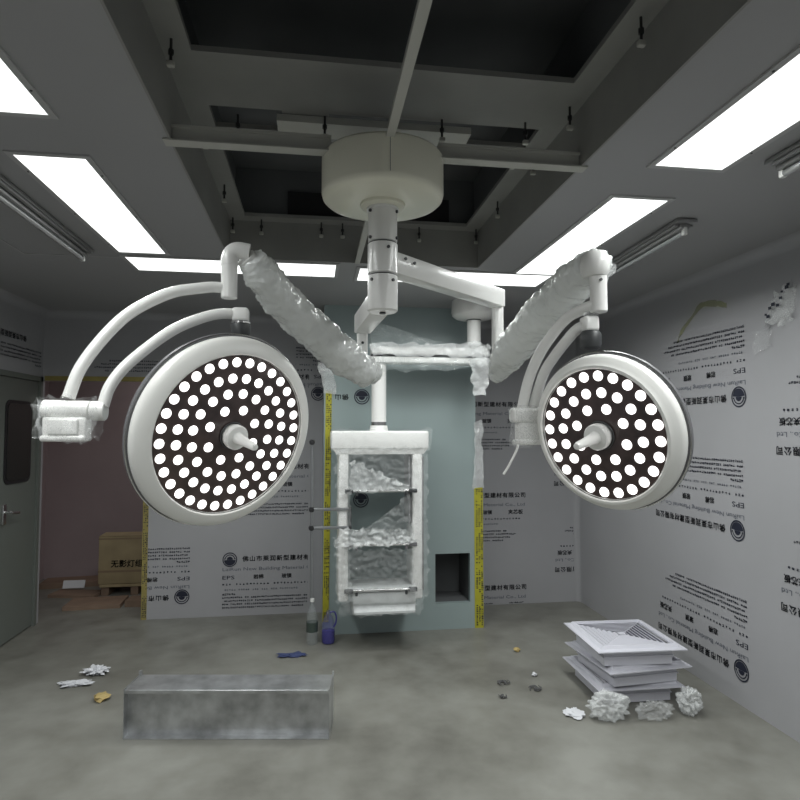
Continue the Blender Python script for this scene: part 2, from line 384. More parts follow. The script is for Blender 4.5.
for z in (1.832, .991, .149): place_print(wb, 'back', (1.105, YB, z), xr=(.2, 1), zr=(-.6 if z > .3 else -.14, .2))
for z in (.302, 1.10): place_print(wb, 'back', (3.08, YB, z), True, xr=(.66, 1))
place_print(wc, 'back', (.379, BY, 1.864), True, xr=(-.07, .215), zr=(-.06, .1)); place_print(wc, 'back', (.374, BY, 1.044), True, xr=(-.07, .1), zr=(-.06, .1))
for y, z in ((3.20, 1.793), (3.242, 1.007), (3.241, .202)): place_print(wr, 'right', (X1, y, z), True)
for z in (1.493, .668): place_print(wr, 'right', (X1, 2.075, z), True)
for y in (4.1, 5.05): place_print(wl, 'left', (X0, y + .25, 1.83), True, xr=(-.07, .6), zr=(-.6, -.27))
place_print(wl, 'left', (X0, 5.2, 2.32 - .0), True, xr=(.1, .5), zr=(-.05, .1))

# yellow edge tapes with black print
def edge_tape(x0, x1, y, z0, z1, m, lean=0, marks=True, label='', seed=3):
    rng = random.Random(seed); mb = MB()
    def P(u, z, dy=0): return (x0 + (x1 - x0) * u + lean * (z - z0) / (z1 - z0), y - dy, z)
    mb.add([P(0, z0), P(1, z0), P(1, z1), P(0, z1), P(0, z0, .006), P(1, z0, .006), P(1, z1, .006), P(0, z1, .006)], [(3, 2, 1, 0), (4, 5, 6, 7), (0, 1, 5, 4), (1, 2, 6, 5), (2, 3, 7, 6), (3, 0, 4, 7)])
    o = mb.build('edge_tape', m, smooth=0)
    pk = MB(); z = z0 + .02
    while z < z1 - .02:
        gap = (int(z * 100) // 9) % 3 == 2
        for u in (.18, .48, .76):
            if rng.random() < (.25 if gap else .82):
                hh = rng.uniform(.006, .012); wd = rng.uniform(.12, .22)
                pk.add([P(u, z, .0075), P(u + wd, z, .0075), P(u + wd, z + hh, .0075), P(u, z + hh, .0075)], [(0, 1, 2, 3)])
        z += .0155
    if marks: pk.build('printed_marks', 'ink', o, smooth=0)
    return tag(o, label, 'tape', None)
edge_tape(.076, .124, BY, .10, 1.905, 'yellow', .016, True, 'bright yellow black-printed tape strip beside the wrapped supply pendant, on the pillar\'s left edge', 3)
edge_tape(1.300, 1.372, BY + .002, 0, 1.13, 'yellow', .0, True, 'bright yellow black-printed tape strip to the right of the square black wall opening', 5)
edge_tape(-1.432, -1.388, YB, 0, 2.012, 'oldyellow', 0, True, 'faded yellow edge tape up the side of the open doorway by the cartons', 6)
o = MB(); o.box((-2.24, YB - .006, 2.012), (-1.0, YB, 2.052)); o = o.build('edge_tape', 'oldyellow', smooth=0); tag(o, 'faded yellow edge tape running level across the top of the open doorway', 'tape')
# milky peeled film above both yellow tapes
def sheet(name, c, nu, nv, amp, m, parent=None, seed=0, thick=0, rag=.02, fs=8):
    """crumpled sheet spanned by four corners (bl, br, tr, tl)"""
    bl, br, tr, tl = [Vector(p) for p in c]; n = (br - bl).cross(tl - bl).normalized(); vs = []
    for jv in range(nv + 1):
        for iu in range(nu + 1):
            u = iu / nu; v = jv / nv; p = bl * (1 - u) * (1 - v) + br * u * (1 - v) + tr * u * v + tl * (1 - u) * v
            q = p * fs + Vector((seed * 3.1, seed, 0)); d_ = (abs(noise.noise(q)) * 2 - .5) + .5 * noise.noise(q * 2.3) + .3 * noise.noise(q * 5)
            edge = (iu in (0, nu)) or (jv in (0, nv))
            e = (Vector((noise.noise(q * 1.7 + Vector((9, 0, 0))), 0, noise.noise(q * 1.7 + Vector((0, 9, 0))))) * rag) if edge else Vector((0, 0, 0))
            vs.append(p + n * d_ * amp + e)
    mb = MB(); mb.add(vs, [(j_ * (nu + 1) + i, j_ * (nu + 1) + i + 1, (j_ + 1) * (nu + 1) + i + 1, (j_ + 1) * (nu + 1) + i) for j_ in range(nv) for i in range(nu)])
    return mb.build(name, m, parent, smooth=1.2)
o = sheet('plastic_strip', ((.08, BY - .02, 1.88), (.17, BY - .02, 1.89), (.15, BY - .02, 2.10), (.02, BY - .02, 2.14)), 6, 12, .012, 'filmwhite', seed=2); tag(o, 'milky plastic film strip folded over the top of the left yellow tape', 'film')
o = sheet('plastic_strip', ((1.29, BY - .02, 1.12), (1.375, BY - .02, 1.13), (1.365, BY - .02, 1.68), (1.30, BY - .02, 1.66)), 6, 24, .012, 'filmwhite', seed=4); tag(o, 'long milky plastic film strip hanging above the right yellow tape', 'film')

# ---------------------------------------------------------------- ceiling plenum bay
pn = thing('plenum_frame', (.25, 2.2, ZC), 'sheet-metal plenum bay recessed in the ceiling above the round lamp mount', 'plenum')
ZU = 2.82
for a, b in (((OX0, OY0, ZC - .004), (OX0 + .008, OY1, ZU)), ((OX1 - .008, OY0, ZC - .004), (OX1, OY1, ZU)), ((OX0 + .008, OY1 - .008, ZC - .004), (OX1 - .008, OY1, ZU)), ((OX0 + .008, OY0, ZC - .004), (OX1 - .008, OY0 + .008, ZU))):
    MB().box(a, b).build('side_panel', 'plenum', pn, smooth=0)
IX0, IX1, IY1 = -.40, .90, 3.46
cells = [(2.62, IY1), (2.28, 2.44), (1.2, 1.95)]
pp = MB(); pp.box((OX0, OY0, ZU), (IX0, OY1, ZU + .02)).box((IX1, OY0, ZU), (OX1, OY1, ZU + .02))
ys = [OY1, IY1, 2.62, 2.44, 2.28, 1.95, 1.2, OY0]
for i in range(0, 8, 2): pp.box((IX0, ys[i + 1], ZU), (IX1, ys[i], ZU + .02))
pp.box((-.13, 2.28, ZU), (.05, 2.44, ZU + .02))
pp.build('flange_plate', 'plenum', pn, smooth=0)
MB().box((-.15, 2.30, ZU - .03), (.62, 2.42, ZU - .002)).build('light_tray', 'beam', pn, smooth=0)
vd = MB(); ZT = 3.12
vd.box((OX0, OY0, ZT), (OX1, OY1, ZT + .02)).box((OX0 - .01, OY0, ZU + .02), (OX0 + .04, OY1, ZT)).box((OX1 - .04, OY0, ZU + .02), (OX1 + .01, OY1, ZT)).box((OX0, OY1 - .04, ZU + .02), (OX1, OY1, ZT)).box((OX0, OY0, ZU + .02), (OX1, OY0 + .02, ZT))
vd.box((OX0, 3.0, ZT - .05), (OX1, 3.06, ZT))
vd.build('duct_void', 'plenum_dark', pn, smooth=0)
MB().box((-.16, 3.495, ZU + .03), (.80, 3.509, ZU + .17)).build('duct_mouth', 'black', pn, smooth=0)
for x0, x1 in ((OX0 - .02, .055), (.445, OX1 + .02)):
    b = MB(); b.box((x0, 2.10, ZC - .008), (x1, 2.15, ZC - .002)).box((x0, 2.12, ZC - .002), (x1, 2.13, ZC + .05)).box((x0, 2.104, ZC + .042), (x1, 2.146, ZC + .05)); b.build('cross_beam', 'beam', pn, smooth=0)
for y0, y1 in ((OY0, 2.02), (2.38, OY1)):
    b = MB(); b.box((.235, y0, ZC - .008), (.265, y1, ZC - .002)).box((.246, y0, ZC - .002), (.254, y1, ZC + .06)); b.build('cross_beam', 'beam', pn, smooth=0)
k0 = None
for (x, y) in ((-.45, 3.03), (-.44, 2.45), (-.47, 3.50), (-.31, 3.51), (.035, 3.51), (.16, 3.51), (-.30, 2.335), (.034, 2.30), (.824, 2.235), (.843, 2.456), (.955, 2.5), (.95, 2.10), (.965, 3.05), (.97, 3.50), (.491, 2.26), (.62, 3.51), (-.45, 1.9), (.95, 1.6)):
    if k0 is None:
        m_ = MB(); m_.cyl((x, y, ZU - .07), (x, y, ZU), .0045, n=8); m_.cur = 1; m_.bbox((x - .012, y - .009, ZU - .09), (x + .012, y + .009, ZU - .072), .004, 2); m_.cur = 0; m_.cyl((x, y, ZU - .05), (x, y, ZU - .035), .009, n=6)
        k0 = m_.build('hanger_bolt', ['black', 'beam'], pn, origin=(x, y, ZU))
    else:
        k = k0.copy(); COL.objects.link(k); k.location = Vector((x, y, ZU)) - pn.location

# ---------------------------------------------------------------- ceiling lights
def ceiling_light(x0, x1, y0, y1, label, power=1.0):
    t = thing('ceiling_light', ((x0 + x1) / 2, (y0 + y1) / 2, ZC), label, 'ceiling light', 'flat panel lights in the ceiling')
    f_ = .022; m_ = MB()
    for a, b in (((x0 - f_, y0 - f_), (x0, y1 + f_)), ((x1, y0 - f_), (x1 + f_, y1 + f_)), ((x0, y0 - f_), (x1, y0)), ((x0, y1), (x1, y1 + f_))): m_.box((a[0], a[1], ZC - .007), (b[0], b[1], ZC - .0005))
    m_.build('frame', 'frame', t, smooth=0)
    MB().box((x0, y0, ZC - .005), (x1, y1, ZC - .0005)).build('diffuser', 'panel_light', t, smooth=0)
    ld = bpy.data.lights.new('panel_glow', 'AREA'); ld.shape = 'RECTANGLE'; ld.size = x1 - x0; ld.size_y = y1 - y0; ld.spread = math.radians(SPREAD)
    ld.energy = power * AREA_WATTS * (x1 - x0) * (y1 - y0) / .3; ld.color = (.97, 1, .985)
    lo = bpy.data.objects.new('panel_glow', ld); COL.objects.link(lo); lo.parent = t; lo.location = (0, 0, -.008)
    s_ = MB()
    lng = y1 - y0 > x1 - x0
    for q_ in (.12, .5, .88):
        if lng:
            for xx in (x0 - f_ / 2, x1 + f_ / 2): s_.cyl((xx, y0 + (y1 - y0) * q_, ZC - .009), (xx, y0 + (y1 - y0) * q_, ZC - .006), .004, n=8)
        else:
            for yy in (y0 - f_ / 2, y1 + f_ / 2): s_.cyl((x0 + (x1 - x0) * q_, yy, ZC - .009), (x0 + (x1 - x0) * q_, yy, ZC - .006), .004, n=8)
    s_.build('screws', 'black', t)
    return t
ceiling_light(-1.085, -.838, 2.30, 3.505, 'long glowing ceiling panel left of the plenum bay, above the larger lamp')
ceiling_light(-1.085, -.838, .80, 1.99, 'glowing ceiling panel at the upper left corner, nearest on the left side')
ceiling_light(1.265, 1.518, 2.37, 3.635, 'long glowing ceiling panel right of the plenum bay, above the smaller lamp')
ceiling_light(1.265, 1.54, .85, 2.055, 'glowing ceiling panel at the upper right corner, nearest on the right side')
ceiling_light(-1.085, .125, 3.60, 3.89, 'crosswise glowing ceiling panel left of the mount column, partly behind the wrapped arm', .5)
ceiling_light(.277, 1.518, 3.655, 3.955, 'crosswise glowing ceiling panel right of the mount column, behind the upper white arm', .5)

ceiling_light(-1.085, -.838, -.70, .50, 'glowing fill panel added unseen above and behind the viewer on the left side')  # panel added out of view to light the lamp rims from the front
ceiling_light(1.265, 1.54, -.65, .55, 'glowing fill panel added unseen above and behind the viewer on the right side')  # second unseen panel, added as front fill for the lamp rims

def batten(x, y0, y1, tilt, label):
    """unlit bare-tube batten; y0 near end, y1 far end"""
    t = thing('tube_fixture', (x, (y0 + y1) / 2, ZC), label, 'ceiling light', 'unlit bare tube battens')
    def X(y): return x + tilt * (y - y0) / (y1 - y0)
    a = MB(); a.beam((X(y0), y0, ZC - .012), (X(y1), y1, ZC - .012), .10, .018, .003); a.beam((X(y0), y0 + .02, ZC - .035), (X(y1), y1 - .02, ZC - .035), .045, .03, .006)
    a.build('housing', 'batten', t)
    r = MB()
    for s_ in (-1, 1): r.beam((X(y0) + s_ * .036, y0 + .03, ZC - .028), (X(y1) + s_ * .036, y1 - .03, ZC - .028), .02, .012, .004)
    r.build('reflector', 'batten', t)
    for y in (y0 + .03, y1 - .03): MB().bbox((X(y) - .011, y - .011, ZC - .075), (X(y) + .011, y + .011, ZC - .035), .005).build('socket', 'white', t)
    MB().cyl((X(y0), y0 + .04, ZC - .062), (X(y1), y1 - .04, ZC - .062), .0125, n=16).build('tube', 'chrome_tube', t)
M['chrome_tube'] = mat('unlit_glass_tube', (.55, .56, .56), .06, metal=.6)
batten(1.74, 2.565, 3.78, .05, 'unlit bare tube batten beside the long right ceiling panel')
batten(1.70, .72, 1.97, .0, 'unlit bare tube batten at the right picture edge, beside the nearest right panel')
batten(-1.265, 2.25, 3.50, .0, 'unlit bare tube batten at the left picture edge, left of the long panel')

# ---------------------------------------------------------------- lamp mount
CX, CY = .25, 2.2
mt = thing('lamp_mount', (CX, CY, ZC), 'cream drum ceiling mount with a white column carrying both surgical lamp arms', 'ceiling mount')
T = Matrix.Translation((CX, CY, 0))
MB().lathe([(.0, 2.440), (.12, 2.443), (.195, 2.449), (.214, 2.452), (.224, 2.461), (.228, 2.476), (.228, 2.606), (.222, 2.614), (.0, 2.616)], T, 72).build('canopy_cover', 'cream', mt)
MB().lathe([(.085, 2.443), (.083, 2.433), (.07, 2.427), (0, 2.425)], T, 48).build('canopy_ring', 'cream', mt)
sm = MB(); sm.box((CX - .001, CY - .2295, 2.475), (CX + .0005, CY - .2275, 2.606)); sm.build('canopy_seam', 'inkfaint', mt, smooth=0)
for nm, z0, z1, r in (('column', 2.295, 2.435, .0545), ('column', 2.174, 2.291, .0565), ('column', 2.036, 2.170, .0565)):
    MB().lathe([(0, z0), (r - .008, z0), (r, z0 + .006), (r, z1 - .002), (r - .002, z1), (0, z1)], T, 40).build(nm, 'white', mt)
for z in (2.291, 2.170): MB().cyl((CX, CY, z), (CX, CY, z + .004), .053, n=40).build('joint_gap', 'black', mt)
MB().cyl((CX, CY, 2.42), (CX, CY, 2.44), .060, n=40).build('column_collar', 'white', mt)
MB().cyl((CX, CY, 2.030), (CX, CY, 2.037), .012, n=16).build('bottom_bolt', 'collar', mt)
for a, z in ((-150, 2.31), (-30, 2.31), (-75, 2.268), (-140, 2.15), (-55, 2.148), (-150, 2.41), (-30, 2.41)):
    aa = math.radians(a); dx, dy = math.cos(aa), math.sin(aa)
    MB().cyl((CX + dx * .053, CY + dy * .053, z), (CX + dx * .0605, CY + dy * .0605, z), .006, n=10).build('grub_screw', 'collar', mt)

# ---------------------------------------------------------------- surgical lamps
def wrap(name, pts, rad, parent, seed=0, amp=.018, m='wrap', n=44, k=22, flat=1.0):
    P = spline(pts, k); nr = []
    for i in range(len(rad) - 1):
        for j_ in range(k): nr.append(rad[i] + (rad[i + 1] - rad[i]) * j_ / k)
    nr.append(rad[-1]); L = len(P)
    # rounded end caps
    mb = MB(); mb.tube(P, nr, n)
    cc = 0
    for i in range(L):
        t2 = (P[min(i + 1, L - 1)] - P[max(i - 1, 0)]).normalized()
        for j_ in range(n):
            v = mb.v[i * n + j_]; q = v * 11 + Vector((seed, seed * 2, 0)); e = noise.noise(q) + .8 * abs(noise.noise(q * 2.1)) + .55 * abs(noise.noise(q * 4.7)) + .3 * noise.noise(q * 9) - .2
            rdir = (v - P[i]); mb.v[i * n + j_] = P[i] + rdir + rdir.normalized() * e * amp
    return mb.build(name, m, parent, smooth=1.3)

def lamp_head(t, c, nrm, rg, rings, r_led, z_back, rout, seed):
    m_ = fr(nrm, c)
    prof = [(rg + .002, -.004), (rg + .006, .002), (rg + .014, .001), (rout - .018, -.012), (rout - .006, -.020), (rout, -.030), (rout + .002, -.048), (rout, -.055), (rout - .02, -.056), (rg, -.02), (rg, -.006)]
    MB().lathe(prof, m_, 96, caps=False).build('lamp_rim', 'rim', t)
    rb = rout + .006
    MB().lathe([(rb - .02, -.054), (rb, -.057), (rb + .002, -.075), (rb - .006, -.086), (rb - .04, -.10), (rb * .5, -.125), (.0, -.13)], m_, 96).build('back_shell', 'backshell', t)
    MB().lathe([(rb + .0005, -.0555), (rb + .004, -.058), (rb + .0005, -.0605)], m_, 96, caps=False).build('seam_ring', 'alu', t)
    face = MB().lathe([(0, -.012), (rg + .003, -.012), (rg + .003, -.02), (0, -.02)], m_, 80).build('lamp_face', 'face', t)
    # leds
    first = None; q_ = m_.to_quaternion(); n_ = Vector(nrm).normalized(); cl = Vector(c)
    for cnt, rr, ph in rings:
        for i in range(cnt):
            a = 2 * PI * (i + ph) / cnt; loc = m_ @ Vector((rr * math.cos(a), rr * math.sin(a), -.0115))
            if first is None:
                mb = MB(); mb.lathe([(r_led, 0), (r_led * .97, .002), (r_led * .6, .0035), (0, .004)], Matrix(), 24); 
                first = mb.build('led_lens', 'led', None, origin=(0, 0, 0)); o = first
            else:
                o = first.copy(); COL.objects.link(o)
            o.parent = face; o.rotation_mode = 'QUATERNION'; o.rotation_quaternion = q_; o.location = loc - wloc(face)
    # handle
    hd = MB().lathe([(.040, -.012), (.040, .0), (.044, .004), (.044, .022), (.040, .028), (0, .03)], m_, 40).build('handle_base', 'white', t)
    MB().lathe([(.022, .028), (.018, .05), (.015, .09), (.013, .13), (.010, .14), (0, .142)], m_, 28).build('handle', 'white', hd)
    MB().lathe([(.046, -.0118), (.049, -.008), (.047, -.004), (.044, -.006)], m_, 40, caps=False).build('handle_gasket', 'collar', hd)
    return m_

# --- larger lamp, left
L = thing('surgical_lamp', (CX, CY, 2.05), 'larger round surgical lamp on the left, 80 lit LEDs, arm wrapped in plastic', 'surgical lamp')
MB().beam((CX - .004, CY + .03, 2.085), (.215, 2.70, 2.078), .075, .085).build('extension_arm', 'white', L)
MB().bbox((.19, 2.675, 1.86), (.238, 2.725, 2.125), .012).build('arm_post', 'white', L)
MB().cyl((.214, 2.674, 1.99), (.214, 2.668, 1.99), .006, n=10).build('post_screw', 'collar', L)
MB().tube(spline([(.22, 2.70, 1.885), (.005, 2.5, 2.0), (-.196, 2.26, 2.177), (-.25, 2.21, 2.225)]), .038).build('spring_arm', 'white', L)
wrap('plastic_sleeve', [(-.222, 2.20, 2.228), (-.196, 2.26, 2.180), (-.105, 2.38, 2.088), (.005, 2.5, 2.002), (.132, 2.62, 1.915), (.235, 2.69, 1.862), (.295, 2.71, 1.858)], [.040, .066, .072, .073, .078, .068, .035], L, 1, .015)
kn = MB(); kn.tube(spline([(-.305, 2.2, 2.19), (-.305, 2.2, 2.212), (-.297, 2.2, 2.236), (-.275, 2.2, 2.247), (-.235, 2.203, 2.243)], 5), .030, 22); kn.build('knuckle', 'white', L)
MB().cyl((-.305, 2.2, 2.071), (-.305, 2.2, 2.196), .0285, bev=.003, n=32).build('knuckle_tube', 'white', L)
MB().cyl((-.305, 2.2, 2.196), (-.305, 2.2, 2.199), .0292, n=32).build('knuckle_seam', 'collar', L)
oa = spline([(-.315, 2.2, 2.108), (-.36, 2.19, 2.108), (-.402, 2.175, 2.099), (-.48, 2.146, 2.077), (-.554, 2.117, 2.034), (-.625, 2.088, 1.975), (-.691, 2.059, 1.886), (-.742, 2.036, 1.792), (-.768, 2.022, 1.70)])
MB().tube(oa, .0195).build('yoke_arm', 'white', L)
ia = spline([(-.265, 2.2, 2.015), (-.33, 2.176, 2.010), (-.396, 2.15, 1.986), (-.471, 2.117, 1.942), (-.542, 2.084, 1.879), (-.61, 2.05, 1.803), (-.648, 2.031, 1.738), (-.664, 2.02, 1.675)])
MB().tube(ia, .0185).build('yoke_arm', 'white', L)
jb = MB(); jb.cyl((-.84, 2.02, 1.663), (-.70, 2.02, 1.660), .031, bev=.003, n=32); jb.cyl((-.698, 2.02, 1.660), (-.655, 2.02, 1.659), .031, bev=.003, n=32)
jb.build('yoke_joint', 'white', L)
bx = MB(); bx.bbox((-.833, 1.992, 1.567), (-.705, 2.05, 1.64), .008); bx.bbox((-.815, 1.984, 1.584), (-.725, 2.0, 1.634), .006); bx.bbox((-.838, 1.986, 1.563), (-.705, 2.055, 1.583), .008)
bx.build('control_box', 'white', L)
sheet('plastic_wrap', ((-.85, 1.975, 1.565), (-.685, 1.975, 1.565), (-.665, 1.978, 1.70), (-.85, 1.978, 1.70)), 22, 18, .012, 'film', L, 3, fs=22)
sheet('plastic_wrap', ((-.705, 1.99, 1.565), (-.675, 2.05, 1.58), (-.665, 2.05, 1.65), (-.70, 1.99, 1.63)), 8, 10, .010, 'film', L, 5, fs=30)
sheet('plastic_wrap', ((-.835, 1.99, 1.57), (-.87, 2.04, 1.62), (-.86, 2.04, 1.68), (-.84, 1.99, 1.685)), 8, 10, .008, 'filmwhite', L, 6, fs=30)
MB().bbox((-.292, 2.172, 1.985), (-.234, 2.228, 2.037), .012).build('head_pivot', 'white', L)
MB().lathe([(.0, 1.915), (.018, 1.918), (.028, 1.93), (.034, 1.945), (.034, 1.978), (.030, 1.986), (0, 1.986)], Matrix.Translation((-.262, 2.19, 0)), 32).build('pivot_collar', 'collar', L)
MB().cyl((-.262, 2.19, 1.978), (-.262, 2.19, 1.984), .0355, n=32).build('pivot_ring', 'alu', L)
lamp_head(L, (-.277, 2.162, 1.578), (.803, -1, -.357), .285, [(32, .260, .54), (24, .204, .62), (16, .150, .71), (8, .094, .60)], .0168, 0, .342, 1)

# --- smaller lamp, right
Rr = thing('surgical_lamp', (CX, CY, 2.19), 'smaller round surgical lamp on the right, 48 lit LEDs, arm wrapped in plastic', 'surgical lamp')
MB().beam((CX + .03, CY + .02, 2.225), (.868, 2.74, 2.222), .075, .082).build('extension_arm', 'white', Rr)
MB().bbox((.840, 2.725, 1.85), (.890, 2.775, 2.262), .012).build('arm_post', 'white', Rr)
for x_, y_, z_ in ((.338, 2.214, 2.245), (.378, 2.250, 2.24)): MB().cyl((x_, y_, z_), (x_ + .003, y_ - .004, z_), .006, n=10).build('arm_screw', 'collar', Rr)
MB().cyl((.862, 2.726, 2.02), (.862, 2.722, 2.02), .005, n=10).build('arm_screw', 'collar', Rr)
MB().tube(spline([(.862, 2.72, 1.885), (.917, 2.4, 2.046), (.925, 1.98, 2.142), (.948, 1.92, 2.165)]), .036).build('spring_arm', 'white', Rr)
wrap('plastic_sleeve', [(.832, 2.73, 1.838), (.848, 2.70, 1.872), (.876, 2.6, 1.948), (.910, 2.4, 2.036), (.922, 2.15, 2.103), (.925, 2.0, 2.140), (.955, 1.925, 2.160), (.995, 1.93, 2.150)], [.020, .048, .075, .078, .074, .066, .058, .034], Rr, 7, .014)
kn = MB(); kn.lathe([(0, 2.115), (.038, 2.117), (.048, 2.13), (.050, 2.16), (.046, 2.185), (.036, 2.198), (0, 2.202)], Matrix.Translation((.938, 1.895, 0)), 32); kn.build('knuckle', 'white', Rr)
MB().cyl((.948, 1.89, 1.995), (.948, 1.89, 2.125), .0285, bev=.003, n=32).build('knuckle_tube', 'white', Rr)
MB().cyl((.948, 1.89, 2.122), (.948, 1.89, 2.126), .0295, n=32).build('knuckle_seam', 'collar', Rr)
MB().cyl((.943, 1.863, 2.10), (.943, 1.858, 2.10), .005, n=10).build('arm_screw', 'collar', Rr)
sheet('plastic_wrap', ((.965, 1.93, 2.035), (.985, 1.95, 2.03), (1.03, 1.93, 2.17), (.955, 1.88, 2.195)), 12, 16, .010, 'filmwhite', Rr, 8, fs=20)
oa = spline([(.935, 1.895, 2.022), (.905, 1.93, 2.010), (.875, 1.974, 1.992), (.841, 2.018, 1.944), (.805, 2.061, 1.874), (.777, 2.094, 1.79), (.760, 2.114, 1.699), (.755, 2.12, 1.655)])
MB().tube(oa, .0195).build('yoke_arm', 'white', Rr)
ia = spline([(.915, 1.92, 1.955), (.895, 1.945, 1.945), (.873, 1.971, 1.915), (.845, 2.029, 1.858), (.822, 2.072, 1.799), (.802, 2.108, 1.70), (.795, 2.12, 1.655)])
MB().tube(ia, .0185).build('yoke_arm', 'white', Rr)
bx = MB(); bx.bbox((.715, 2.09, 1.625), (.825, 2.15, 1.680), .012); bx.bbox((.735, 2.095, 1.552), (.822, 2.145, 1.63), .010); bx.bbox((.728, 2.09, 1.545), (.825, 2.15, 1.565), .006)
bx.build('control_box', 'white', Rr)
wrap('plastic_wrap', [(.765, 2.12, 1.535), (.765, 2.12, 1.56), (.77, 2.12, 1.62), (.77, 2.12, 1.675), (.77, 2.12, 1.69)], [.03, .052, .052, .058, .035], Rr, 11, .01, 'film', 24, 6)
MB().tube(spline([(.735, 2.10, 1.555), (.725, 2.09, 1.527), (.702, 2.09, 1.483), (.690, 2.09, 1.462), (.675, 2.09, 1.44)]), [.0045] * 33, 8).build('dangling_lead', 'white', Rr)
sheet('plastic_wrap', ((.905, 1.9, 1.985), (.935, 1.89, 1.96), (.945, 1.89, 2.0), (.915, 1.90, 2.01)), 6, 6, .012, 'filmwhite', Rr, 9, fs=30)
MB().bbox((.898, 1.885, 1.932), (.950, 1.937, 1.984), .010).build('head_pivot', 'white', Rr)
MB().lathe([(0, 1.868), (.020, 1.870), (.032, 1.878), (.036, 1.89), (.036, 1.922), (.031, 1.930), (0, 1.932)], Matrix.Translation((.926, 1.908, 0)), 32).build('pivot_collar', 'collar', Rr)
MB().cyl((.926, 1.908, 1.928), (.926, 1.908, 1.934), .028, n=32).build('pivot_ring', 'collar', Rr)
lamp_head(Rr, (.928, 1.86, 1.58), (-1.548, -1, -.445), .22, [(24, .198, .63), (16, .143, .60), (8, .091, .55)], .0172, 0, .262, 2)

# ---------------------------------------------------------------- supply pendant
PY = 4.5
Pd = thing('supply_pendant', (1.218, PY, ZC), 'white medical supply pendant with shelves hanging in clear plastic before the pillar', 'medical pendant')
TP = Matrix.Translation((1.225, PY, 0))
MB().lathe([(0, 2.452), (.10, 2.452), (.14, 2.462), (.168, 2.485), (.175, 2.51), (.172, 2.545), (.17, ZC - .001), (0, ZC - .001)], TP, 48).build('ceiling_flange', 'white', Pd)
MB().cyl((1.225, PY, 2.24), (1.225, PY, 2.447), .053, n=32).build('drop_tube', 'white', Pd)
MB().cyl((1.225, PY, 2.445), (1.225, PY, 2.453), .056, n=32).build('tube_seam', 'collar', Pd)
MB().bbox((.42, PY - .07, 2.163), (1.32, PY + .07, 2.225), .012).build('support_arm', 'white', Pd)
MB().box((.42, PY - .068, 2.148), (1.315, PY + .06, 2.164)).build('arm_slot', 'black', Pd, smooth=0)
MB().bbox((.42, PY - .07, 2.10), (1.32, PY + .07, 2.149), .012).build('support_arm', 'white', Pd)
MB().cyl((1.255, PY, 2.218), (1.255, PY, 2.245), .075, .055, n=32).build('arm_boss', 'white', Pd)
MB().cyl((.484, PY, 1.64), (.484, PY, 2.12), .056, n=40).build('column', 'white', Pd)
MB().cyl((.484, PY, 1.632), (.484, PY, 1.658), .058, n=40).build('column_ring', 'alu', Pd)
MB().cyl((.484, PY, 1.585), (.484, PY, 1.632), .072, .064, n=40).build('column_foot', 'white', Pd)
Yf = 4.40
hb = MB(); hb.bbox((.125, Yf - .02, 1.455), (.845, 4.72, 1.592), .016)
vs = [(.165, Yf, 1.42), (.81, Yf, 1.42), (.835, Yf - .015, 1.462), (.135, Yf - .015, 1.462), (.165, 4.70, 1.42), (.81, 4.70, 1.42), (.835, 4.71, 1.462), (.135, 4.71, 1.462)]
hb.add(vs, [(0, 1, 2, 3), (5, 4, 7, 6), (1, 5, 6, 2), (4, 0, 3, 7), (4, 5, 1, 0)]); hb.build('head_box', 'white', Pd)
for x0, x1 in ((.18, .252), (.725, .80)): MB().bbox((x0, Yf, .36), (x1, 4.70, 1.45), .016).build('side_column', 'white', Pd)
MB().box((.802, Yf + .02, .42), (.812, 4.66, 1.40)).build('side_channel', 'backshell', Pd, smooth=0)
MB().box((.70, Yf + .03, .9), (.712, 4.64, 1.44)).build('side_channel', 'backshell', Pd, smooth=0)
for i, z in enumerate((1.155, .768, .445)):
    sh = MB().bbox((.235, Yf - .03, z - .012), (.745, 4.66, z + .012), .005, 2).build('shelf', 'white_board', Pd)
    MB().cyl((.25, Yf - .05, z + .004), (.73, Yf - .05, z + .004), .008, n=12).build('front_rail', 'chrome', sh)
    for x in (.235, .70):
        c1 = MB(); c1.bbox((x - .012, Yf - .062, z - .014), (x + .05, Yf - .028, z + .016), .006, 2); c1.cyl((x + .075 if x < .5 else x - .03, Yf - .055, z - .03), (x + .075 if x < .5 else x - .03, Yf - .055, z - .006), .010, n=12)
        c1.build('rail_clamp', 'collar' if i != 1 else 'backshell', sh)
dw = MB().bbox((.285, Yf - .01, .272), (.745, 4.66, .415), .006).build('drawer_unit', 'white_board', Pd)
MB().bbox((.285, Yf - .022, .345), (.742, Yf - .01, .425), .004).build('drawer', 'white_board', dw)
lip = MB(); lip.add([(.29, Yf - .01, .33), (.74, Yf - .01, .33), (.735, Yf - .05, .295), (.295, Yf - .05, .295), (.735, Yf - .05, .28), (.295, Yf - .05, .28), (.735, Yf, .268), (.295, Yf, .268)], [(0, 1, 2, 3), (3, 2, 4, 5), (5, 4, 6, 7), (1, 6, 4, 2), (0, 3, 5, 7)]); lip.build('drawer', 'white_board', dw)
